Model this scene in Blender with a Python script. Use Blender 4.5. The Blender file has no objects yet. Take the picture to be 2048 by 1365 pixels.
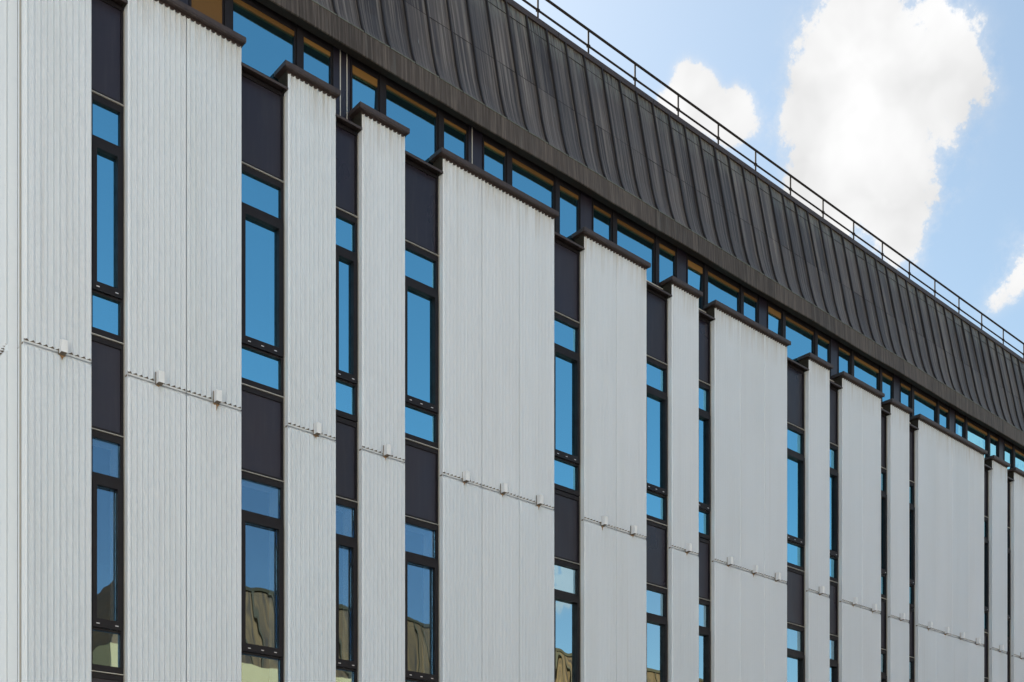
import bpy, math, random
from mathutils import Vector
R = math.radians
rnd = random.Random(7)
sc = bpy.context.scene
COL = sc.collection

# ---------------------------------------------------------------- camera
FPX, CX, VH, IMG_W = 2257.19, 1024.0, 1812.0, 2048.0      # focal length, centre and horizon in photo pixels
PHI = R(48.829)                                            # heading, measured from the facade direction (+X)
CAM = Vector((0.0, -12.7, 1.6))
cd = bpy.data.cameras.new('camera')
cam = bpy.data.objects.new('camera', cd)
COL.objects.link(cam)
cam.location = CAM
cam.rotation_euler = (R(90), 0, PHI - R(90))
cd.sensor_fit = 'HORIZONTAL'
cd.sensor_width = 36
cd.lens = FPX / IMG_W * 36
cd.shift_y = (VH - 682.5) / IMG_W
cd.clip_end = 2000
sc.camera = cam

# ---------------------------------------------------------------- light
SUN_EL, SUN_AZ = R(50), R(84)         # azimuth from +X towards +Y: behind the building
SUN_DIR = Vector((math.cos(SUN_EL) * math.cos(SUN_AZ), math.cos(SUN_EL) * math.sin(SUN_AZ), math.sin(SUN_EL)))
sd = bpy.data.lights.new('sun', 'SUN')
sd.energy = 5.0
sd.angle = R(0.53)
sd.color = (1.0, 0.93, 0.82)
sun = bpy.data.objects.new('sun', sd)
COL.objects.link(sun)
sun.rotation_euler = SUN_DIR.to_track_quat('Z', 'Y').to_euler()
sun.location = (0, 0, 60)

sc.view_settings.view_transform = 'Standard'
sc.view_settings.look = 'None'
sc.view_settings.gamma = 1.0
sc.view_settings.exposure = 1.20
sc.cycles.max_bounces = 6
sc.cycles.diffuse_bounces = 3
sc.cycles.glossy_bounces = 3
sc.cycles.transmission_bounces = 2
sc.cycles.transparent_max_bounces = 6
sc.cycles.sample_clamp_indirect = 6


def pix_dir(u, v):
    fw = Vector((math.cos(PHI), math.sin(PHI), 0))
    rt = Vector((math.sin(PHI), -math.cos(PHI), 0))
    return (fw * FPX + rt * (u - CX) + Vector((0, 0, 1)) * (VH - v)).normalized()


def build_world():
    w = bpy.data.worlds.new('World')
    sc.world = w
    w.use_nodes = True
    w.cycles.sampling_method = 'MANUAL'
    w.cycles.sample_map_resolution = 512
    nt = w.node_tree
    N, L = nt.nodes, nt.links
    N.clear()
    out = N.new('ShaderNodeOutputWorld')
    bg = N.new('ShaderNodeBackground')
    bg.inputs['Strength'].default_value = 0.096
    sky = N.new('ShaderNodeTexSky')
    sky.sky_type = 'NISHITA'
    sky.sun_disc = False
    sky.sun_elevation = SUN_EL
    sky.sun_rotation = R(90) - SUN_AZ
    sky.altitude = 100
    sky.air_density = 1.0
    sky.dust_density = 1.0
    sky.ozone_density = 0.7
    tc = N.new('ShaderNodeTexCoord')

    def math_node(op, a, b=None, c=None):
        n = N.new('ShaderNodeMath')
        n.operation = op
        for i, x in enumerate((a, b, c)):
            if x is None:
                continue
            if isinstance(x, (int, float)):
                n.inputs[i].default_value = x
            else:
                L.new(x, n.inputs[i])
        return n.outputs[0]

    # ragged cloud edges: the direction is jittered by noise before the puffs are measured
    warp = N.new('ShaderNodeTexNoise')
    warp.inputs['Scale'].default_value = 9.0
    warp.inputs['Detail'].default_value = 2.5
    warp.inputs['Roughness'].default_value = 0.62
    L.new(tc.outputs['Generated'], warp.inputs['Vector'])
    sub = N.new('ShaderNodeVectorMath'); sub.operation = 'SUBTRACT'
    L.new(warp.outputs['Color'], sub.inputs[0]); sub.inputs[1].default_value = (0.5, 0.5, 0.5)
    scl = N.new('ShaderNodeVectorMath'); scl.operation = 'SCALE'
    L.new(sub.outputs[0], scl.inputs[0]); scl.inputs['Scale'].default_value = 0.05
    add = N.new('ShaderNodeVectorMath'); add.operation = 'ADD'
    L.new(tc.outputs['Generated'], add.inputs[0]); L.new(scl.outputs[0], add.inputs[1])
    nrm = N.new('ShaderNodeVectorMath'); nrm.operation = 'NORMALIZE'
    L.new(add.outputs[0], nrm.inputs[0])
    warped = nrm.outputs[0]

    def mirror(v):
        return Vector((v.x, -v.y, v.z))
    puffs = []   # direction, angular radius in photo pixels, weight
    for u, v, r, k in ((1735, 40, 75, 1), (1705, 140, 100, 1), (1800, 180, 105, 1), (1878, 92, 50, 1), (1905, 185, 55, .9),
                       (1710, 270, 115, 1), (1830, 300, 85, 1), (1612, 290, 72, .8), (1740, 390, 100, 1), (1650, 410, 70, .8),
                       (1800, 470, 62, .7), (1615, 170, 40, .4),
                       (1388, 172, 34, 1), (1415, 200, 36, 1), (1372, 225, 40, 1), (1440, 245, 46, 1), (1490, 222, 28, 1), (1478, 262, 36, 1), (1326, 196, 18, .7), (1340, 230, 30, .8),
                       (2020, 545, 48, .14), (1988, 590, 40, .10), (2060, 500, 54, .15)):
        puffs.append((pix_dir(u, v), r, k))
    # the clouds that the glass shows, in the sky across the street
    for u, v, r, k in ((1125, 1160, 50, .9), (1170, 1120, 55, .8), (1990, 920, 60, .9), (2060, 950, 90, 1)):
        puffs.append((mirror(pix_dir(u, v)), r, k))
    # fair-weather cumulus scattered over the rest of the sky
    for az, el, r, k in ((-150, 34, 260, .9), (-168, 24, 200, .9), (160, 40, 260, .9), (130, 30, 280, .9), (-20, 20, 240, .9), (2, 36, 200, .8),
                         (-95, 12, 170, .9), (-75, 10, 180, .9), (-122, 18, 200, .8)):
        d = Vector((math.cos(R(el)) * math.cos(R(az)), math.cos(R(el)) * math.sin(R(az)), math.sin(R(el))))
        puffs.append((d, r, k))
    total = None
    for d, r, k in puffs:
        ang_r = r / FPX * 0.62
        A = 2.0 / (ang_r * ang_r)
        dot = N.new('ShaderNodeVectorMath'); dot.operation = 'DOT_PRODUCT'
        L.new(warped, dot.inputs[0]); dot.inputs[1].default_value = d * A
        e = math_node('EXPONENT', math_node('ADD', dot.outputs['Value'], -A + math.log(k)))
        total = e if total is None else math_node('ADD', total, e)
    fine = N.new('ShaderNodeTexNoise')
    fine.inputs['Scale'].default_value = 26.0
    fine.inputs['Detail'].default_value = 8.0
    fine.inputs['Roughness'].default_value = 0.66
    L.new(tc.outputs['Generated'], fine.inputs['Vector'])
    total = math_node('POWER', total, 0.42)
    gate = math_node('MINIMUM', math_node('MULTIPLY', total, 2.2), 1.0)
    dens = math_node('ADD', total, math_node('MULTIPLY', gate, math_node('MULTIPLY_ADD', fine.outputs['Fac'], 2.9, -1.45)))
    ramp = N.new('ShaderNodeMapRange'); ramp.interpolation_type = 'SMOOTHSTEP'
    ramp.inputs['From Min'].default_value = 0.36
    ramp.inputs['From Max'].default_value = 0.70
    L.new(dens, ramp.inputs['Value'])
    thin = N.new('ShaderNodeMapRange'); thin.interpolation_type = 'SMOOTHSTEP'
    thin.inputs['From Min'].default_value = 0.02
    thin.inputs['From Max'].default_value = 0.75
    thin.inputs['To Max'].default_value = 0.45
    L.new(dens, thin.inputs['Value'])
    cover = math_node('MAXIMUM', ramp.outputs[0], math_node('MULTIPLY', thin.outputs[0], math_node('MINIMUM', math_node('MULTIPLY', total, 2.0), 1.0)))
    body = N.new('ShaderNodeTexNoise')
    body.inputs['Scale'].default_value = 11.0
    body.inputs['Detail'].default_value = 4.0
    L.new(warped, body.inputs['Vector'])
    lum = N.new('ShaderNodeMapRange')
    lum.inputs['From Min'].default_value = 0.3
    lum.inputs['From Max'].default_value = 0.65
    lum.inputs['To Min'].default_value = 3.35
    lum.inputs['To Max'].default_value = 4.7
    L.new(body.outputs['Fac'], lum.inputs['Value'])
    ccol = N.new('ShaderNodeCombineColor')
    L.new(lum.outputs[0], ccol.inputs[0])
    L.new(math_node('MULTIPLY', lum.outputs[0], 1.0), ccol.inputs[1])
    L.new(math_node('MULTIPLY', lum.outputs[0], 1.0), ccol.inputs[2])
    mix = N.new('ShaderNodeMix'); mix.data_type = 'RGBA'
    L.new(cover, mix.inputs[0])
    wb = N.new('ShaderNodeMix'); wb.data_type = 'RGBA'; wb.blend_type = 'MULTIPLY'
    wb.inputs[0].default_value = 1.0
    L.new(sky.outputs[0], wb.inputs[6]); wb.inputs[7].default_value = (1.0, 0.985, 0.84, 1)
    L.new(wb.outputs[2], mix.inputs[6])
    L.new(ccol.outputs[0], mix.inputs[7])
    L.new(mix.outputs[2], bg.inputs['Color'])
    L.new(bg.outputs[0], out.inputs['Surface'])


build_world()

# ---------------------------------------------------------------- materials
class Mat:
    def __init__(self, name):
        self.m = bpy.data.materials.new(name)
        self.m.use_nodes = True
        self.N, self.L = self.m.node_tree.nodes, self.m.node_tree.links
        self.bsdf = self.N['Principled BSDF']
        self.geo = self.N.new('ShaderNodeNewGeometry')

    def noise(self, scale, stretch=(1, 1, 1), detail=5, rough=.55):
        mp = self.N.new('ShaderNodeMapping')
        mp.inputs['Scale'].default_value = stretch
        self.L.new(self.geo.outputs['Position'], mp.inputs['Vector'])
        n = self.N.new('ShaderNodeTexNoise')
        n.inputs['Scale'].default_value = scale
        n.inputs['Detail'].default_value = detail
        n.inputs['Roughness'].default_value = rough
        self.L.new(mp.outputs[0], n.inputs['Vector'])
        return n.outputs['Fac']

    def rng(self, v, a, b, c=0.0, d=1.0):
        n = self.N.new('ShaderNodeMapRange')
        n.inputs['From Min'].default_value = a; n.inputs['From Max'].default_value = b
        n.inputs['To Min'].default_value = c; n.inputs['To Max'].default_value = d
        self.L.new(v, n.inputs['Value'])
        return n.outputs[0]

    def mix(self, fac, a, b, mode='MIX'):
        n = self.N.new('ShaderNodeMix'); n.data_type = 'RGBA'; n.blend_type = mode
        for i, x in ((0, fac), (6, a), (7, b)):
            if isinstance(x, (int, float)):
                n.inputs[i].default_value = x
            elif isinstance(x, tuple):
                n.inputs[i].default_value = (*x, 1)
            else:
                self.L.new(x, n.inputs[i])
        return n.outputs[2]

    def mul(self, a, b):
        n = self.N.new('ShaderNodeMath'); n.operation = 'MULTIPLY'
        for i, x in enumerate((a, b)):
            if isinstance(x, (int, float)): n.inputs[i].default_value = x
            else: self.L.new(x, n.inputs[i])
        return n.outputs[0]

    def rand(self):
        n = self.N.new('ShaderNodeObjectInfo')
        return n.outputs['Random']

    def z(self):
        n = self.N.new('ShaderNodeSeparateXYZ')
        self.L.new(self.geo.outputs['Position'], n.inputs[0])
        return n.outputs[2]

    def color(self, c):
        if isinstance(c, tuple): self.bsdf.inputs['Base Color'].default_value = (*c, 1)
        else: self.L.new(c, self.bsdf.inputs['Base Color'])

    def set(self, rough=.6, metal=0.0, spec=.5):
        if isinstance(rough, (int, float)): self.bsdf.inputs['Roughness'].default_value = rough
        else: self.L.new(rough, self.bsdf.inputs['Roughness'])
        self.bsdf.inputs['Metallic'].default_value = metal
        self.bsdf.inputs['Specular IOR Level'].default_value = spec
        return self

    def bump(self, h, strength=.3, dist=.01):
        n = self.N.new('ShaderNodeBump')
        n.inputs['Strength'].default_value = strength
        n.inputs['Distance'].default_value = dist
        self.L.new(h, n.inputs['Height'])
        self.L.new(n.outputs[0], self.bsdf.inputs['Normal'])


MATS = {}


def mk_materials():
    # white painted, slightly rough concrete cladding with faint grime and rain streaks
    m = Mat('white_cladding')
    streak = m.rng(m.noise(1.0, (3.2, 3.2, .22), 4, .5), .45, .75, 0, .07)
    blotch = m.rng(m.noise(.9, (1, 1, .5), 5), .35, .7, 0, .08)
    base = m.mix(m.rand(), (.765, .80, .85), (.795, .82, .865))
    c = m.mix(streak, base, (.40, .37, .32))
    c = m.mix(blotch, c, (.55, .53, .50))
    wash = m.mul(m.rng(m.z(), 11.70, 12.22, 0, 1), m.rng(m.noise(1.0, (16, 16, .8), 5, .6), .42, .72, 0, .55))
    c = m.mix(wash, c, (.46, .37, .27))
    run = m.mul(m.rng(m.noise(1.0, (22, 22, .10), 4, .6), .60, .74, 0, .28), m.rng(m.noise(.6, (1, 1, .5), 3), .45, .65))
    c = m.mix(run, c, (.40, .36, .31))
    speck = m.rng(m.noise(60, (1, 1, 1), 2), .70, .78, 0, .25)
    c = m.mix(speck, c, (.42, .38, .33))
    m.color(c)
    m.set(.8, 0, .3)
    m.bump(m.noise(140, (1, 1, 1), 3), .35, .004)
    MATS['white'] = m.m

    m = Mat('grimy_joint')
    m.color(m.mix(m.noise(20), (.11, .085, .065), (.26, .215, .17))); m.set(.9, 0, .2)
    MATS['joint'] = m.m

    m = Mat('sealant')
    m.color(m.mix(m.noise(25, (1, 1, .2)), (.34, .31, .27), (.5, .47, .42))); m.set(.85, 0, .2)
    MATS['sealant'] = m.m

    m = Mat('rust_stain')
    m.color(m.mix(m.noise(30), (.28, .13, .05), (.42, .30, .18))); m.set(.95, 0, .1)
    MATS['rust'] = m.m

    m = Mat('white_box')
    m.color(m.mix(m.rng(m.noise(14, (1, 1, .5)), .4, .8, 0, .3), (.80, .80, .82), (.6, .56, .52))); m.set(.45, 0, .5)
    MATS['box'] = m.m

    m = Mat('dark_frame')
    m.color(m.mix(m.noise(6, (1, 1, .3)), (.011, .009, .011), (.019, .016, .019))); m.set(m.rng(m.noise(9), .3, .7, .42, .6), .1, .25)
    MATS['frame'] = m.m

    m = Mat('dark_spandrel')
    dust = m.rng(m.noise(3.0, (6, 6, .5), 6), .5, .8, 0, .25)
    m.color(m.mix(dust, m.mix(m.rand(), (.016, .0125, .021), (.022, .017, .028)), (.06, .055, .06))); m.set(m.rng(m.noise(1.4, (1, 1, .5), 3), .3, .7, .22, .5), .0, .5)
    m.bump(m.noise(2.2, (1, 1, 1), 2), .12, .02)
    MATS['spandrel'] = m.m

    m = Mat('brown_metal')
    m.color(m.mix(m.noise(5, (4, 4, .6), 6), (.045, .032, .032), (.085, .062, .056))); m.set(.5, .3, .5)
    MATS['coping'] = m.m

    m = Mat('dark_roughcast')
    m.color(m.mix(m.noise(70, (1, 1, 1), 3), (.020, .018, .015), (.055, .049, .04))); m.set(.95, 0, .1)
    m.bump(m.noise(90), .6, .008)
    MATS['roughcast'] = m.m

    m = Mat('bright_trim')
    m.color((.60, .56, .50)); m.set(.4, .2, .5)
    MATS['trim'] = m.m

    # weathered bronze roof sheet: dark, streaked down the slope, verdigris near the upper joint
    m = Mat('bronze_roof')
    s1 = m.noise(1.0, (24, 0, .30), 7, .65)
    s2 = m.noise(1.0, (52, 0, .45), 4, .7)
    big = m.noise(1.3, (1, 1, .8), 5)
    base = m.mix(m.rand(), (.044, .033, .030), (.125, .098, .085))
    c = m.mix(m.rng(s1, .46, .64, 0, .95), base, (.30, .25, .215))
    c = m.mix(m.rng(s2, .50, .68, 0, .8), c, (.020, .015, .014))
    c = m.mix(m.rng(big, .45, .75, 0, .5), c, (.105, .095, .095))
    near_top = m.rng(m.z(), 15.05, 15.45, 0, 1)
    green = m.mul(near_top, m.rng(m.noise(1.0, (34, 0, 2.2), 5, .7), .46, .64, 0, .9))
    c = m.mix(green, c, (.27, .28, .23))
    chalk = m.mul(m.rng(m.noise(1.0, (30, 0, .9), 3, .6), .64, .72, 0, .8), m.rng(m.noise(2.0, (1, 1, 1.5), 3), .52, .62))
    c = m.mix(chalk, c, (.34, .36, .33))
    m.color(c)
    m.set(m.rng(s1, .3, .7, .42, .62), .35, .5)
    m.bump(m.noise(2.6, (1, 1, .6), 3), .35, .03)
    MATS['roof'] = m.m

    m = Mat('bronze_fascia')
    s1 = m.noise(1.0, (30, 0, .8), 7, .7)
    s2 = m.noise(1.0, (70, 0, 1.5), 4, .7)
    base = m.mix(m.rand(), (.055, .041, .033), (.090, .068, .056))
    c = m.mix(m.rng(s1, .46, .68, 0, .9), base, (.19, .15, .125))
    c = m.mix(m.rng(s2, .5, .78, 0, .7), c, (.018, .014, .012))
    c = m.mix(m.rng(m.noise(1.0, (9, 9, .6), 4), .58, .75, 0, .5), c, (.16, .155, .14))
    m.color(c); m.set(.6, .25, .4)
    m.bump(m.noise(1.6, (1, 1, 1), 3), .4, .04)
    MATS['fascia'] = m.m

    m = Mat('bronze_seam')
    m.color(m.mix(m.noise(1.0, (20, 20, 2), 5), (.020, .016, .017), (.050, .042, .042))); m.set(.55, .3, .4)
    MATS['seam'] = m.m

    m = Mat('lit_patina_edge')
    m.color(m.mix(m.noise(12, (1, 1, 1), 5), (.06, .06, .055), (.26, .29, .25))); m.set(.7, .1, .3)  # pale patina edge with the fold's highlight put into its colour
    MATS['lit_patina'] = m.m

    m = Mat('soffit_dark')
    m.color(m.mix(m.noise(9, (3, 3, 3)), (.010, .0075, .0065), (.022, .016, .013))); m.set(.75, 0, .3)
    MATS['soffit'] = m.m

    m = Mat('ochre_finish')
    m.color(m.mix(m.rand(), (.10, .046, .010), (.21, .105, .026))); m.set(.6, 0, .3)
    MATS['ochre'] = m.m

    m = Mat('rail_steel')
    m.color(m.mix(m.noise(12), (.018, .015, .015), (.04, .032, .028))); m.set(.85, 0, .15)
    MATS['rail'] = m.m

    m = Mat('plaster_inside')
    m.color((.86, .84, .80)); m.set(.8, 0, .2)
    MATS['plaster'] = m.m

    m = Mat('room_dark')
    m.color((.06, .055, .052)); m.set(.9, 0, .2)
    MATS['room'] = m.m

    # coated double glazing: a strong, slightly wavy reflection over a dim view inside
    def glass(name, tint, wav, f0, tr_c):
        m = Mat(name)
        N, L = m.N, m.L
        N.remove(m.bsdf)
        gl = N.new('ShaderNodeBsdfGlossy'); gl.inputs['Roughness'].default_value = 0.0
        gl.inputs['Color'].default_value = (*tint, 1)
        tr = N.new('ShaderNodeBsdfTransparent'); tr.inputs['Color'].default_value = (*tr_c, 1)
        mx = N.new('ShaderNodeMixShader')
        fr = N.new('ShaderNodeFresnel'); fr.inputs['IOR'].default_value = 1.5
        fac = m.rng(fr.outputs[0], 0.0, 1.0, f0, 1.0)
        bp = N.new('ShaderNodeBump'); bp.inputs['Strength'].default_value = wav; bp.inputs['Distance'].default_value = .02
        L.new(m.noise(1.7, (1, 1, .45), 2, .4), bp.inputs['Height'])
        L.new(bp.outputs[0], gl.inputs['Normal'])
        L.new(fac, mx.inputs[0]); L.new(tr.outputs[0], mx.inputs[1]); L.new(gl.outputs[0], mx.inputs[2])
        L.new(mx.outputs[0], N['Material Output'].inputs['Surface'])
        MATS[name] = m.m
    glass('glass', (.31, .77, 1.0), .14, .77, (.5, .55, .55))
    glass('lower_glass', (.58, .86, 1.0), .18, .64, (.5, .55, .55))
    glass('clear_glass', (.46, .74, 1.0), 0.22, .21, (.80, .84, .86))

    # across the street and the ground
    m = Mat('cream_render')
    m.color(m.mix(m.noise(1.5), (.84, .56, .25), (.90, .64, .32))); m.set(.85, 0, .2)
    MATS['cream'] = m.m
    m = Mat('tan_render')
    m.color(m.mix(m.noise(1.5), (.36, .31, .24), (.46, .40, .32))); m.set(.85, 0, .2)
    MATS['tan'] = m.m
    m = Mat('golden_roof')
    c = m.mix(m.rng(m.noise(1.0, (9, 0, .35), 6, .65), .35, .65), (.045, .019, .005), (.24, .115, .03))
    m.color(c); m.set(.55, .15, .4)
    MATS['golden'] = m.m
    m = Mat('golden_seam')
    m.color((.09, .06, .025)); m.set(.6, .1, .3)
    MATS['gseam'] = m.m
    m = Mat('asphalt')
    m.color(m.mix(m.noise(3, (1, 1, 1), 8), (.045, .045, .047), (.075, .073, .072))); m.set(.9, 0, .3)
    m.bump(m.noise(120), .4, .01)
    MATS['asphalt'] = m.m
    m = Mat('granite_setts')
    m.color(m.mix(m.noise(3, (1, 1, 1), 8), (.15, .14, .13), (.21, .20, .185))); m.set(.85, 0, .3)
    m.bump(m.noise(20), .4, .01)
    MATS['setts'] = m.m
    m = Mat('paving')
    m.color(m.mix(m.noise(2, (1, 1, 1), 6), (.26, .25, .235), (.34, .325, .30))); m.set(.9, 0, .3)
    MATS['paving'] = m.m
    m = Mat('pale_render')
    m.color(m.mix(m.noise(1.2), (.76, .72, .65), (.82, .78, .71))); m.set(.9, 0, .2)
    MATS['paving_light'] = m.m
    m = Mat('kerb_stone')
    m.color(m.mix(m.noise(8), (.34, .33, .32), (.44, .43, .41))); m.set(.85, 0, .3)
    MATS['kerb'] = m.m
    m = Mat('far_ground')
    m.color(m.mix(m.noise(.05, (1, 1, 1), 8), (.20, .19, .165), (.28, .265, .23))); m.set(.95, 0, .2)
    MATS['ground'] = m.m
    m = Mat('vent_slot')
    m.color((.62, .60, .62)); m.set(.4, .3, .5)
    MATS['slot'] = m.m


mk_materials()

# ---------------------------------------------------------------- mesh helpers
class MB:
    """collects faces, then links them as one mesh object"""
    def __init__(self):
        self.v, self.f = [], []

    def quad(self, a, b, c, d):
        i = len(self.v)
        self.v += [a, b, c, d]
        self.f.append((i, i + 1, i + 2, i + 3))
        return self

    def box(self, x0, x1, y0, y1, z0, z1):
        i = len(self.v)
        self.v += [(x0, y0, z0), (x1, y0, z0), (x1, y1, z0), (x0, y1, z0),
                   (x0, y0, z1), (x1, y0, z1), (x1, y1, z1), (x0, y1, z1)]
        for f in ((0, 3, 2, 1), (4, 5, 6, 7), (0, 1, 5, 4), (1, 2, 6, 5), (2, 3, 7, 6), (3, 0, 4, 7)):
            self.f.append(tuple(i + k for k in f))
        return self

    def frame(self, x0, x1, z0, z1, y0, y1, l, r, b, t):
        """a rectangular ring of four bars"""
        self.box(x0, x0 + l, y0, y1, z0, z1)
        self.box(x1 - r, x1, y0, y1, z0, z1)
        self.box(x0 + l, x1 - r, y0, y1, z0, z0 + b)
        self.box(x0 + l, x1 - r, y0, y1, z1 - t, z1)
        return self

    def tube(self, p, q, r, n=8):
        p, q = Vector(p), Vector(q)
        d = (q - p).normalized()
        a = d.orthogonal().normalized(); b = d.cross(a)
        i = len(self.v)
        for e in (p, q):
            for k in range(n):
                t = 2 * math.pi * k / n
                self.v.append(tuple(e + a * (r * math.cos(t)) + b * (r * math.sin(t))))
        for k in range(n):
            self.f.append((i + k, i + (k + 1) % n, i + n + (k + 1) % n, i + n + k))
        self.f.append(tuple(i + k for k in reversed(range(n))))
        self.f.append(tuple(i + n + k for k in range(n)))
        return self

    def strip(self, prof, x0, x1):
        """sweep a (y, z) polyline along X"""
        for (ya, za), (yb, zb) in zip(prof, prof[1:]):
            self.quad((x0, ya, za), (x1, ya, za), (x1, yb, zb), (x0, yb, zb))
        return self

    def mesh(self, name, mats, smooth=False):
        me = bpy.data.meshes.new(name)
        me.from_pydata(self.v, [], self.f)
        for m in (mats if isinstance(mats, (list, tuple)) else [mats]):
            me.materials.append(MATS[m])
        if smooth:
            me.polygons.foreach_set('use_smooth', [True] * len(me.polygons))
        me.update()
        return me


def link(name, me, parent=None, loc=None, label=None, scale=None):
    o = bpy.data.objects.new(name, me)
    COL.objects.link(o)
    if parent: o.parent = parent
    if loc: o.location = loc
    if scale: o.scale = scale
    if label: o['label'] = label
    return o


def thing(name, label, cat, loc=(0, 0, 0)):
    o = bpy.data.objects.new(name, None)
    COL.objects.link(o)
    o.location = loc
    o['label'] = label
    o['category'] = cat
    return o


def structure(name, me):
    o = link(name, me)
    o['kind'] = 'structure'
    return o


# ---------------------------------------------------------------- ground
structure('ground', MB().quad((-900, -900, -.12), (900, -900, -.12), (900, 900, -.12), (-900, 900, -.12)).mesh('ground', 'ground'))
structure('road', MB().box(-120, 160, -16.2, -4.2, -.11, -.10).mesh('road', 'setts'))
structure('pavement', MB().box(-120, 160, -4.0, 0.6, -.11, .03).mesh('pavement', 'paving'))
structure('pavement', MB().box(-120, 160, -20.2, -16.4, -.11, .03).mesh('pavement', 'paving'))
structure('kerb', MB().box(-120, 160, -4.2, -4.0, -.11, .035).mesh('kerb', 'kerb'))
structure('kerb', MB().box(-120, 160, -16.4, -16.2, -.11, .035).mesh('kerb', 'kerb'))
mk = MB()
for k in range(40):
    mk.box(-100 + k * 6, -97 + k * 6, -10.26, -10.14, -.0985, -.094)
structure('road_marking', mk.mesh('road_marking', 'slot'))

# ---------------------------------------------------------------- the office building
B = thing('office_building', 'long white fluted concrete office building with dark bronze mansard roof and tall slot windows', 'building', (0, 0, 0))

XL = [4.064, 5.218, 7.309, 8.430, 9.797, 12.621, 14.721, 15.877, 18.751, 19.912, 21.743, 22.881, 26.285, 27.410, 29.50, 30.63, 33.45, 34.60]
XR = [4.814, 6.672, 8.034, 9.150, 11.979, 14.086, 15.440, 18.040, 19.460, 21.356, 22.490, 25.870, 27.045, 28.864, 30.23, 32.81, 34.18, 36.05]
NP = [1, 2, 1, 1, 3, 2, 1, 3, 1, 2, 1, 4, 1, 2, 1, 3, 1, 2]
END = 36.05
Z_JOINT, Z_CAP, Z_BASE = 7.72, 12.20, 3.45     # joint between cladding tiers, underside of coping, foot of the cladding
W0 = .727
Y_WIN, Y_CLE = .125, .217                      # glass planes of the slot windows and of the clerestory


def profile(w):
    """concave flutes with sharp ridges, in plan: list of flute arcs and flats"""
    g = .007
    ml, mr, n = .026, .020, 10
    p = (w - 2 * g - ml - mr) / n
    arcs = [[(g, 0), (g + ml - .009, 0), (g + ml, -.024)]]
    seg = 8
    for k in range(n):
        x0 = g + ml + k * p
        arcs.append([(x0 + p * i / seg, -.024 + .050 * (1 - abs(2 * (i / seg) ** 1.4 - 1) ** 1.7)) for i in range(seg + 1)])
    arcs.append([(w - g - mr, -.024), (w - g - mr + .009, 0), (w - g, 0)])
    return arcs


def panel_mesh(name, z0, z1, flat_top, flat_bottom):
    b = MB()
    arcs = profile(W0)
    dirty = []
    za, zb = z0 + flat_bottom, z1 - flat_top
    yb = .20
    for a in arcs:
        for (xa, ya), (xb, y2) in zip(a, a[1:]):
            b.quad((xa, ya, za), (xb, y2, za), (xb, y2, zb), (xa, ya, zb))
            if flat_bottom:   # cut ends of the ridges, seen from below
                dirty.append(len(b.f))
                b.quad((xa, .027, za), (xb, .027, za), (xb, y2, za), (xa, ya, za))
            if flat_top:
                b.quad((xa, ya, zb), (xb, y2, zb), (xb, .027, zb + .03), (xa, .027, zb + .03))
    g = .007
    if flat_bottom:
        b.quad((g, .027, z0), (W0 - g, .027, z0), (W0 - g, .027, za), (g, .027, za))
    if flat_top:
        b.quad((g, .027, zb + .03), (W0 - g, .027, zb + .03), (W0 - g, .027, z1), (g, .027, z1))
    # sides, foot, head and back
    b.quad((g, yb, z0), (g, 0, z0), (g, 0, z1), (g, yb, z1))
    b.quad((W0 - g, 0, z0), (W0 - g, yb, z0), (W0 - g, yb, z1), (W0 - g, 0, z1))
    b.quad((g, yb, z0), (W0 - g, yb, z0), (W0 - g, .006, z0), (g, .006, z0))
    b.quad((g, .006, z1), (W0 - g, .006, z1), (W0 - g, yb, z1), (g, yb, z1))
    b.quad((W0 - g, yb, z0), (g, yb, z0), (g, yb, z1), (W0 - g, yb, z1))
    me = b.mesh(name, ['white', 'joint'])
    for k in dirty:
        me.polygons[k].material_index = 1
    return me


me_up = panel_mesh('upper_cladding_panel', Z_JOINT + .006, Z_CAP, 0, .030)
me_lo = panel_mesh('lower_cladding_panel', Z_BASE, Z_JOINT - .006, .035, 0)
me_joint = MB().box(.004, W0 - .004, .030, .06, Z_JOINT - .010, Z_JOINT + .010).mesh('panel_joint', 'joint')

# drain box: sloping hood, dark plates standing for the open underside and shadow gap, rust below
BW, BD, BH = .068, .085, .135
bb = MB()
bb.quad((0, -BD, .0), (BW, -BD, .0), (BW, -BD, BH), (0, -BD, BH))
bb.quad((0, 0, .0), (0, -BD, 0), (0, -BD, BH), (0, 0, BH + .012))
bb.quad((BW, -BD, 0), (BW, 0, .0), (BW, 0, BH + .012), (BW, -BD, BH))
bb.quad((0, -BD, BH), (BW, -BD, BH), (BW, 0, BH + .012), (0, 0, BH + .012))
bb.quad((0, -BD, BH), (BW, -BD, BH), (BW, -BD, BH), (0, -BD, BH)) if False else None
me_box = bb.mesh('drain_box', 'box')
me_boxhole = MB().box(.003, BW - .003, -BD + .003, -.001, .002, .006).box(-.008, BW + .006, -.008, -.002, -.006, BH + .004).mesh('drain_outlet', 'joint')
rb = MB()
rb.v = [(-.012, -.003, 0), (BW + .012, -.003, 0), (BW * .8, -.003, -.012), (BW * .55, -.003, -.04), (BW * .35, -.003, -.014)]
rb.f = [(0, 1, 2, 3, 4)]
me_rust = rb.mesh('rust_stain', 'rust')

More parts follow.
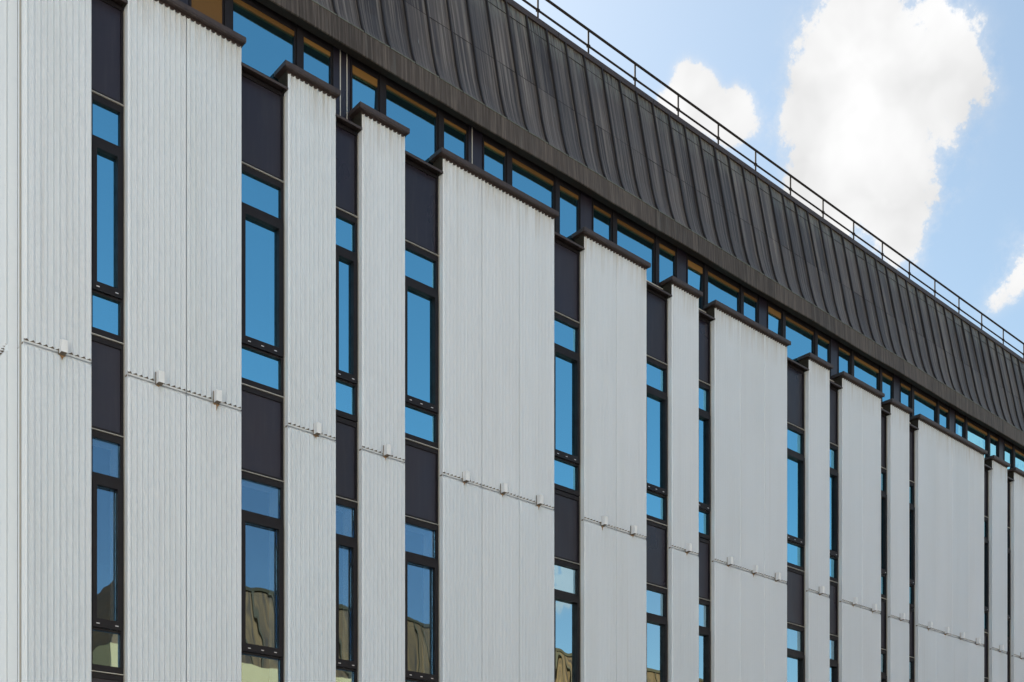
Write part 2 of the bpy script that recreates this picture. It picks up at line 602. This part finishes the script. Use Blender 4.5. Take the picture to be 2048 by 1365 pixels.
me_skip = None
for i, (x0, x1, n) in enumerate(zip(XL, XR, NP)):
    w = (x1 - x0) / n
    for k in range(n):
        s = (w / W0, 1, 1)
        xs = x0 + k * w
        dy = rnd.uniform(-.0025, .0025)
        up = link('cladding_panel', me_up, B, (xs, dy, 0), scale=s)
        lo = link('cladding_panel', me_lo, B, (xs, rnd.uniform(-.0025, .0025), 0), scale=s)
        link('panel_joint', me_joint, up)
        bx = link('drain_box', me_box, up, (W0 * .5 + rnd.uniform(-.02, .02), .0, Z_JOINT - .008 + rnd.uniform(-.006, .006)), scale=(W0 / w, 1, 1))
        ol = link('drain_outlet', me_boxhole, up, bx.location, scale=bx.scale)
        link('rust_stain', me_rust, up, Vector(bx.location) + Vector((0, .004, -.004)), scale=(bx.scale[0] * rnd.uniform(.7, 1.2), 1, rnd.uniform(.9, 2.2)))
    # coping on the panel group: dark folded metal with overhang
    xa, xb = x0 - .080, x1 + .012
    c = MB()
    c.box(xa, xb, -.090, Y_CLE - .012, Z_CAP + .030, Z_CAP + .086)
    c.box(x0 - .002, x1 - .004, -.010, Y_CLE - .03, Z_CAP + .001, Z_CAP + .029)
    c.box(xa + .004, xb - .004, -.086, -.070, Z_CAP + .018, Z_CAP + .029)
    cap = link('coping', c.mesh('coping', 'coping'), B)
    # roughcast cheek above the ledge
    link('roughcast_cheek', MB().box(x0 - .014, x0 + .003, -.002, Y_CLE - .014, 11.99, Z_CAP + .029).mesh('roughcast_cheek', 'roughcast'), B)
    # sealant strip down the corner between window frame and cladding
    link('sealant_strip', MB().box(x0 - .004, x0 + .004, .075, .108, Z_BASE, 11.95).mesh('sealant_strip', 'sealant'), B)

# notched corner and fluted end wall on the left
XE = 3.975
link('corner_strip', MB().box(XE, XL[0] + .004, .20, .34, Z_BASE, 12.9).mesh('corner_strip', 'white'), B)
for k in range(11):
    for me in (me_up, me_lo):
        o = link('cladding_panel', me, B, (XE, .235 + (k + 1) * W0, 0))
        o.rotation_euler = (0, 0, R(-90))
    link('panel_joint', me_joint, o)
    o2 = link('drain_box', me_box, o, (W0 * .5, 0, Z_JOINT - .008))
link('end_coping', MB().box(XE - .08, XE + .2, .10, 8.3, Z_CAP + .002, Z_CAP + .11).mesh('end_coping', 'coping'), B)
link('end_upper_wall', MB().box(XE + .06, XE + .2, .36, 8.2, Z_CAP + .112, 12.95).mesh('end_upper_wall', 'spandrel'), B)

# walls behind the cladding, floors and the dim rooms
core = MB()
for i, (x0, x1) in enumerate(zip(XL, XR)):
    core.box(x0 + .012, x1 - .012, .205, .42, 0.0, 12.05)
link('core_wall', core.mesh('core_wall', 'joint'), B)
sh = MB()
for zf in (3.45, 7.30, 11.13):
    sh.box(XE + .21, END, .43, 6.0, zf, zf + .35)
sh.box(XE + .21, END, .43, 6.0, 13.08, 13.2)
sh.box(XE + .21, END, 6.0, 6.2, 0, 13.2)
sh.box(END, END + .2, .0, 8.2, 0, 13.2)
sh.box(XE + .205, XE + .40, .43, 8.2, 0, 13.0)
link('room_shell', sh.mesh('room_shell', 'room'), B)
link('plinth_wall', MB().box(XL[0], END, .06, .20, 0, Z_BASE - .004).mesh('plinth_wall', 'spandrel'), B)

# slot windows and spandrels between the panels
FLOOR = 3.83
def slot_bay(i):
    xa, xb = XR[i] - .004, XL[i + 1] + .003
    link('spandrel_head', MB().box(xa, xb, .150, .19, 10.855, 11.95).mesh('spandrel_head', 'spandrel'), B) if False else None
    # sloping metal ledge over the top spandrel
    lg = MB()
    pr = [(Y_CLE + .01, 12.165), (Y_CLE - .02, 12.165), (-.012, 12.015), (-.012, 11.985), (.0, 11.985), (.0, 12.000), (Y_CLE + .01, 12.06)]
    lg.strip(pr, xa - .01, xb + .002)
    link('ledge', lg.mesh('ledge', 'coping'), B)
    link('ledge_lip', MB().box(xa, xb - .06, Y_CLE - .075, Y_CLE - .055, 12.149, 12.163).mesh('ledge_lip', 'trim'), B) if i in (5, 6, 8, 9, 10) else None
    for fl in range(3):
        dz = -FLOOR * fl
        if dz + 8.0 < Z_BASE - 1.5:
            continue
        y0 = Y_WIN - .035
        # frame with transoms
        fr = MB()
        zt, zb = 10.845 + dz, 8.105 + dz
        fr.box(xa, xa + .045, y0, .155, zb, zt)
        fr.box(xb - .045, xb, y0, .155, zb, zt)
        for z0, z1 in ((10.765, 10.845), (10.300, 10.365), (8.575, 8.600), (8.105, 8.180)):
            fr.box(xa + .045, xb - .045, y0, .155, z0 + dz, z1 + dz)
        win = link('slot_window', fr.mesh('slot_window', 'frame'), B)
        # projecting sash with a deep bottom rail
        sf = MB()
        sf.frame(xa + .034, xb - .034, 8.602 + dz, 10.298 + dz, y0 - .028, y0 - .002, .052, .052, .100, .076)
        sf.frame(xa + .066, xb - .066, 8.690 + dz, 10.236 + dz, y0 - .001, .150, .020, .020, .012, .014)
        sash = link('sash', sf.mesh('sash', 'frame'), win)
        sl = MB()
        ns = 3 if xb - xa > .5 else 2
        for k in range(ns):
            xc = xa + .034 + (xb - xa - .07) * (.18 + .64 * k / (ns - 1))
            sl.box(xc - .018, xc + .018, y0 - .032, y0 - .027, 8.640 + dz, 8.650 + dz)
        link('vent_slot', sl.mesh('vent_slot', 'slot'), win)
        for z0, z1, ins in ((10.365, 10.765, .045), (8.702, 10.222, .086), (8.180, 8.575, .045)):
            p = MB().box(xa + ins + .001, xb - ins - .001, Y_WIN, Y_WIN + .008, z0 + dz + .001, z1 + dz - .001)
            po = link('pane', p.mesh('pane', ('clear_glass' if i < 4 else 'lower_glass') if fl >= 1 else 'glass'), win)
        # bright drip strip above the frame
        link('drip_strip', MB().box(xa, xb, y0 - .020, y0 + .02, zt + .002, zt + .007).mesh('drip_strip', 'trim'), win)
        if i % 2 == 1 or rnd.random() < .3:
            link('drip_strip', MB().box(xa, xb, y0 - .016, y0 + .02, zb - .010, zb - .003).mesh('drip_strip', 'trim'), win)
        # plastered reveal behind the glass
        rv = MB()
        rv.quad((xb - .04, .158, zb), (xb - .04, .40, zb), (xb - .04, .40, zt), (xb - .04, .158, zt))
        rv.quad((xa + .04, .40, zb), (xa + .04, .158, zb), (xa + .04, .158, zt), (xa + .04, .40, zt))
        rv.quad((xa, .158, zt - .06), (xb, .158, zt - .06), (xb, .40, zt - .06), (xa, .40, zt - .06))
        rv.quad((xa, .40, zb + .03), (xb, .40, zb + .03), (xb, .158, zb + .03), (xa, .158, zb + .03))
        link('reveal', rv.mesh('reveal', 'plaster'), win)
        # spandrel panel below this window
        zs0, zs1 = 10.859 - FLOOR + dz, zb - .014
        sp = MB()
        sp.frame(xa, xb, zs0, zs1, y0 + .004, .20, .034, .034, .030, .062)
        spo = link('spandrel', sp.mesh('spandrel', 'frame'), B)
        link('spandrel_sheet', MB().box(xa + .034, xb - .034, y0 + .022, .19, zs0 + .030, zs1 - .062).mesh('spandrel_sheet', 'spandrel'), spo)
    # top spandrel up to the ledge
    sp = MB()
    y0 = Y_WIN - .035
    sp.frame(xa, xb, 10.859, 12.000, y0 + .004, .20, .034, .034, .030, .05)
    spo = link('spandrel', sp.mesh('spandrel', 'frame'), B)
    link('spandrel_sheet', MB().box(xa + .034, xb - .034, y0 + .022, .19, 10.889, 11.950).mesh('spandrel_sheet', 'spandrel'), spo)


for i in range(len(XL) - 1):
    slot_bay(i)

# clerestory: bronze posts every bay, three lights between them
CC = [5.925, 8.238, 10.552, 12.855, 15.205, 17.545, 19.924, 22.314, 24.725, 27.155, 29.53, 31.90, 34.27, 36.64]
Z0C, Z1C = 12.14, 13.06
cl_edges = []
def light_window(xa, xb, tilt=0.0, blind=False):
    fr = MB()
    y0 = Y_CLE - .03
    fr.frame(xa, xb, Z0C, Z1C, y0, Y_CLE + .09, .022, .022, .045, .105)
    w = link('clerestory_window', fr.mesh('clerestory_window', 'frame'), B)
    p = MB()
    if tilt:
        p.frame(xa + .022, xb - .022, Z0C + .045, Z1C - .105, y0 - .014, y0 - .001, .03, .03, .03, .03)
    po = MB().box(xa + .023, xb - .023, -.004, .004, -(Z1C - Z0C - .15) + .001, -.001)
    pane = link('pane', po.mesh('pane', 'glass'), w, (0, Y_CLE, Z1C - .105))
    pane.rotation_euler = (tilt, 0, 0)
    hb = rnd.uniform(.040, .062) if not tilt else .105  # added strip imitating the ochre band that shows in the glass
    hb = .74 if blind else hb
    link('sun_blind' if blind else 'ochre_strip', MB().box(xa + .023, xb - .023, y0 + .004, Y_CLE - .006, Z1C - .106 - hb, Z1C - .106).mesh('ochre_strip', 'ochre'), w)


for k, c in enumerate([3.9] + CC):
    pw = .135 if k else .05
    if k:
        post = MB()
        post.box(c - .135, c + .135, Y_CLE - .03, Y_CLE + .12, Z0C, Z1C)
        po = link('clerestory_post', post.mesh('clerestory_post', 'spandrel'), B)
        fl = MB()
        fl.box(c - .149, c - .136, Y_CLE - .045, Y_CLE + .10, Z0C, Z1C)
        fl.box(c + .136, c + .149, Y_CLE - .045, Y_CLE + .10, Z0C, Z1C)
        link('post_flange', fl.mesh('post_flange', 'frame'), po)
        if k in (2, 3):
            for dx in ((-.03, .075) if k == 2 else (-.07,)):
                link('bright_strip', MB().box(c + dx, c + dx + .012, Y_CLE - .037, Y_CLE - .0305, Z0C, Z1C).mesh('bright_strip', 'trim'), po)
    if k < len(CC):
        nx = CC[k]
        a, b = c + .15, nx - .15
        if k == 0:
            light_window(4.25, 5.00); light_window(5.12, b)
            link('mullion', MB().box(5.001, 5.119, Y_CLE - .05, Y_CLE + .10, Z0C, Z1C).mesh('mullion', 'frame'), B)
            continue
        m1, m2 = a + .452, b - .455
        light_window(a, m1 - .002, R(2.2) if k in (2, 5, 6) else 0, k == 1)
        light_window(m1 + .102, m2 - .092)
        light_window(m2 + .002, b)
        for x0, x1 in ((m1, m1 + .10), (m2 - .09, m2)):
            link('mullion', MB().box(x0, x1, Y_CLE - .05, Y_CLE + .10, Z0C, Z1C).mesh('mullion', 'frame'), B)

# ---------------------------------------------------------------- mansard roof
XA, XB_ = 3.40, END + .5
KINK = 13.305
PROF = [(.000, KINK), (.022, 13.345), (.050, 13.41), (.080, 13.50), (.112, 13.62), (.150, 13.76)]
TOPY, TOPZ = .525, 15.62
def roof_y(z):
    if z >= 13.76:
        return .150 + (z - 13.76) / (TOPZ - 13.76) * (TOPY - .150)
    for (ya, za), (yb, zb) in zip(PROF, PROF[1:]):
        if z <= zb:
            return ya + (yb - ya) * (z - za) / (zb - za)
    return .15


deck = MB()
deck.strip([(y + .02, z) for y, z in PROF] + [(TOPY + .02, TOPZ)], XA, XB_)
deck.strip([(TOPY + .02, TOPZ), (TOPY + .3, TOPZ + .02), (8.5, TOPZ + .02), (8.5, 12.9)], XA, XB_)
deck.v += []
for x in (XA + .02, XB_ - .02):
    pts = [(x, y + .02, z) for y, z in PROF] + [(x, TOPY + .02, TOPZ), (x, 8.5, TOPZ), (x, 8.5, 12.97), (x, .02, 12.97)]
    i0 = len(deck.v); deck.v += pts; deck.f.append(tuple(range(i0, i0 + len(pts))))
ROOF = link('roof', deck.mesh('roof', 'seam'), B)

PITCH, SEAM0 = .4221, 8.038
tray_rows = [(KINK, 14.345), (14.352, 15.365), (15.372, TOPZ)]
k0 = math.ceil((XA - SEAM0) / PITCH); k1 = math.floor((XB_ - SEAM0) / PITCH)
def zs_between(a, b):
    zs = [a] + [z for _, z in PROF if a < z < b]
    last = zs[-1]
    extra = [14.05] if a < 14.0 < b else []
    return zs + [z for z in extra if z > last] + [b]


def seam_mesh(var):
    b = MB()
    zs = [KINK + .004] + [z for _, z in PROF[1:]] + [14.4, 15.0, TOPZ - .002]
    hw, h = .010, .036
    pts = []
    for z in zs:
        y = roof_y(z)
        hh = h if z > KINK + .02 else .012
        dx = .0
        pts.append((y, z, hh, dx))
    pts[0] = (pts[0][0], pts[0][1], .014, .012)
    for (ya, za, ha, da), (yb, zb, hb, db) in zip(pts, pts[1:]):
        b.quad((da - hw, ya - ha, za), (da + hw, ya - ha, za), (db + hw, yb - hb, zb), (db - hw, yb - hb, zb))
        b.quad((da - hw - .004, ya + .01, za), (da - hw, ya - ha, za), (db - hw, yb - hb, zb), (db - hw - .004, yb + .01, zb))
        b.quad((da + hw, ya - ha, za), (da + hw + .004, ya + .01, za), (db + hw + .004, yb + .01, zb), (db + hw, yb - hb, zb))
    y, z, hh, dx = pts[0]
    b.quad((dx - hw, y + .01, z), (dx + hw, y + .01, z), (dx + hw, y - hh, z), (dx - hw, y - hh, z))
    return b.mesh('standing_seam', 'seam')


me_seam = seam_mesh(0)
for k in range(k0, k1):
    xs = SEAM0 + k * PITCH
    so = link('standing_seam', me_seam, ROOF, (xs + rnd.uniform(-.006, .006), 0, 0))
    for r, (za, zb) in enumerate(tray_rows):
        b = MB()
        zz = zs_between(za, zb)
        j = [rnd.uniform(-.004, .004) for _ in range(4)]
        lift = -.004 if r == 0 else (-.001 if r == 1 else -.003)
        for a, c in zip(zz, zz[1:]):
            ta, tc_ = (a - za) / (zb - za), (c - za) / (zb - za)
            def yy(z, t, side, mid):
                jj = (j[0] * (1 - t) + j[1] * t) if side == 0 else (j[2] * (1 - t) + j[3] * t)
                return roof_y(z) + lift + jj - mid
            xm = xs + PITCH * .5
            bul = .004 + rnd.uniform(-.002, .004)
            b.quad((xs + .004, yy(a, ta, 0, 0), a), (xm, (yy(a, ta, 0, 0) + yy(a, ta, 1, 0)) / 2 - bul * 0, a),
                   (xm, (yy(c, tc_, 0, 0) + yy(c, tc_, 1, 0)) / 2 - 0, c), (xs + .004, yy(c, tc_, 0, 0), c))
            b.quad((xm, (yy(a, ta, 0, 0) + yy(a, ta, 1, 0)) / 2, a), (xs + PITCH - .004, yy(a, ta, 1, 0), a),
                   (xs + PITCH - .004, yy(c, tc_, 1, 0), c), (xm, (yy(c, tc_, 0, 0) + yy(c, tc_, 1, 0)) / 2, c))
        # lower folded edge
        y0 = roof_y(za) + lift
        b.quad((xs + .004, y0 + j[0], za), (xs + .004, y0 + .02, za), (xs + PITCH - .004, y0 + .02, za), (xs + PITCH - .004, y0 + j[2], za))
        link('roof_tray', b.mesh('roof_tray', 'roof', True), ROOF)
        if r:
            link('cross_joint', MB().box(xs + .012, xs + PITCH - .012, roof_y(za) - .008, roof_y(za) + .01, za - .008, za - .002).mesh('cross_joint', 'seam'), ROOF)

# fascia skirt in separate sheets, a little uneven, with a folded lip under it
FP = 1.137
f0 = 17.70 - FP * 13
E_Z = 12.985
yk = [rnd.uniform(-.010, .008) for _ in range(60)]
zk = [rnd.uniform(-.012, .012) for _ in range(60)]
k = 0
x = f0
while x < XB_:
    x1 = x + FP
    b = MB()
    lip = MB()
    n = 6
    for s in range(n):
        ta, tb = s / n, (s + 1) / n
        def P(t, top):
            bulge = math.sin(math.pi * t) * yk[k + 20] * .8
            yv = -.022 + yk[k] * (1 - t) + yk[k + 1] * t + bulge
            zv = E_Z + zk[k] * (1 - t) + zk[k + 1] * t + math.sin(math.pi * t) * zk[k + 20] * .6
            xx = x + .0025 + (FP - .005) * t
            if top == 1: return (xx, -.004, KINK + .012)
            if top == 0: return (xx, yv, zv)
            if top == -1: return (xx, yv + .018, zv - .004)
            return (xx, .105, E_Z)
        b.quad(P(ta, 0), P(tb, 0), P(tb, 1), P(ta, 1))
        b.quad(P(ta, -1), P(tb, -1), P(tb, 0), P(ta, 0))
        lip.quad(P(ta, -2), P(tb, -2), P(tb, -1), P(ta, -1))
    lip.quad((x + .0025, .105, E_Z), (x + FP - .0025, .105, E_Z), (x + FP - .0025, .105, 13.065), (x + .0025, .105, 13.065))
    link('fascia_sheet', b.mesh('fascia_sheet', 'fascia', False), ROOF)
    link('soffit_lip', lip.mesh('soffit_lip', 'soffit'), ROOF)
    e = MB().box(x + .003, x + FP - .003, -.012, .020, KINK + .006, KINK + .017)
    link('folded_edge', e.mesh('folded_edge', 'lit_patina'), ROOF)
    x = x1
    k += 1
link('soffit_board', MB().box(XA, XB_, .106, .42, 13.066, 13.078).mesh('soffit_board', 'soffit'), ROOF)
link('eave_backing', MB().box(XA, XB_, .012, .100, 13.00, 13.05).mesh('eave_backing', 'soffit'), ROOF)

# edge trim along the top of the roof
x = XA
while x < XB_:
    x1 = min(x + 2.28, XB_)
    b = MB()
    b.strip([(TOPY + .05, TOPZ - .035), (TOPY - .045, TOPZ - .045), (TOPY - .045, TOPZ + .045), (TOPY + .04, TOPZ + .100), (TOPY + .34, TOPZ + .110), (TOPY + .34, TOPZ + .02)], x + .003, x1 - .003)
    link('edge_trim', b.mesh('edge_trim', 'coping'), ROOF)
    x = x1

# ---------------------------------------------------------------- roof railing
RY, RT = 1.2, 16.835
RL = thing('roof_railing', 'thin dark steel safety railing along the top edge of the bronze roof', 'railing', (12.73, RY, 15.64))
RX0 = RL.location.x
def rlink(name, b, m):
    o = link(name, b.mesh(name, m, True), RL, tuple(-Vector(RL.location)))
    return o


for k in range(-7, 20):
    xx = 12.73 + k * 1.1905
    rlink('post', MB().tube((xx, RY, 15.645), (xx, RY, RT), .017), 'rail')
    rlink('clamp', MB().box(xx - .03, xx + .03, RY - .022, RY + .022, 16.53, 16.57), 'rail')
    if k % 2:
        rlink('wire_clip', MB().tube((xx + .45, RY, 16.55), (xx + .38, RY - .05, 16.50), .010, 6), 'rail')
xa, xb = 12.73 - 7 * 1.1905, 12.73 + 19 * 1.1905
rlink('handrail', MB().tube((xa, RY, RT), (xb, RY, RT), .021), 'rail')
rlink('mid_rail', MB().tube((xa, RY, 16.555), (xb, RY, 16.545), .017), 'rail')
rlink('lower_rail', MB().tube((xa, RY, 16.10), (xb, RY, 16.10), .017), 'rail')

# ---------------------------------------------------------------- building across the street
O = thing('opposite_building', 'cream building with golden standing seam roof mirrored in the lower slot windows', 'building', (13.5, -20.3, 0))
def olink(name, me, parent=None):
    o = link(name, me, parent or O)
    if parent is None: o.location = -Vector(O.location)
    return o


OX0, OX1, OY, OZ, OT = 13.4, 95.0, -20.3, 9.35, 12.05
olink('wall', MB().box(OX0, OX1, OY - 12, OY, 0, OZ - .75).mesh('wall', 'tan'))
olink('cornice', MB().box(OX0 - .3, OX1, OY - 12, OY + .35, OZ - .75, OZ).mesh('cornice', 'cream'))
rb = MB()
i0 = 0
rb.v = [(OX0 - .2, OY + .25, OZ), (OX1, OY + .25, OZ), (OX1, OY - .55, OT), (OX0 + .9, OY - .55, OT), (OX0 + .9, OY - 11, OT), (OX0 - .2, OY - 12, OZ), (OX1, OY - 11, OT), (OX1, OY - 12, OZ)]
rb.f = [(1, 0, 3, 2), (0, 5, 4, 3), (2, 3, 4, 6)]
oroof = olink('roof', rb.mesh('roof', 'golden'))
seam = MB()
seam.quad((-.03, .25, OZ), (.03, .25, OZ), (.03, -.55, OT), (-.03, -.55, OT))
seam.v = []; seam.f = []
def fin(b, p, q, hw, h):
    (y0, z0), (y1, z1) = p, q
    b.quad((hw, y0 + h, z0), (-hw, y0 + h, z0), (-hw, y1 + h, z1), (hw, y1 + h, z1))
    b.quad((-hw, y0 + h, z0), (-hw, y0 - .02, z0), (-hw, y1 - .02, z1), (-hw, y1 + h, z1))
    b.quad((hw, y0 - .02, z0), (hw, y0 + h, z0), (hw, y1 + h, z1), (hw, y1 - .02, z1))
fin(seam, (OY + .25, OZ), (OY - .55, OT), .025, .06)
me_os = seam.mesh('standing_seam', 'gseam')
for k in range(130):
    link('standing_seam', me_os, oroof, (OX0 + 1.1 + k * .62, 0, 0))
olink('roof_trim', MB().box(OX0 + .85, OX1, OY - .75, OY - .50, OT, OT + .12).mesh('roof_trim', 'gseam'))
owin = MB().frame(-.7, .7, -.9, .9, -.02, .06, .09, .09, .09, .09).mesh('window', 'frame')
opane = MB().box(-.61, .61, .005, .015, -.81, .81).mesh('pane', 'glass')
obk = MB().box(-.68, .68, -.015, .0, -.88, .88).mesh('blind', 'room')
for fl in range(3):
    for k in range(30):
        wo = link('window', owin, O, Vector((OX0 + 2 + k * 2.6, OY + .03, 1.8 + fl * 3.0)) - Vector(O.location))
        link('pane', opane, wo); link('blind', obk, wo)

# ---------------------------------------------------------------- added pale building, out of view, bouncing sunlight onto the flutes
NB = thing('bounce_building', 'added unseen pale rendered building across the street, bouncing sunlight onto the facade', 'building', (-18.0, -21.5, 0))
def nlink(name, me, parent=None):
    o = link(name, me, parent or NB)
    if parent is None: o.location = -Vector(NB.location)
    return o


NX0, NX1, NY, NT = -46.0, 8.0, -21.5, 18.0
nlink('wall', MB().box(NX0, NX1, NY - 14, NY, 0, NT).mesh('wall', 'paving_light'))
nlink('roof_edge', MB().box(NX0 - .2, NX1 + .2, NY - 14.2, NY + .25, NT, NT + .35).mesh('roof_edge', 'coping'))
for fl in range(5):
    for k in range(20):
        wo = link('window', owin, NB, Vector((NX0 + 1.8 + k * 2.6, NY + .03, 1.9 + fl * 3.2)) - Vector(NB.location))
        link('pane', opane, wo); link('blind', obk, wo)
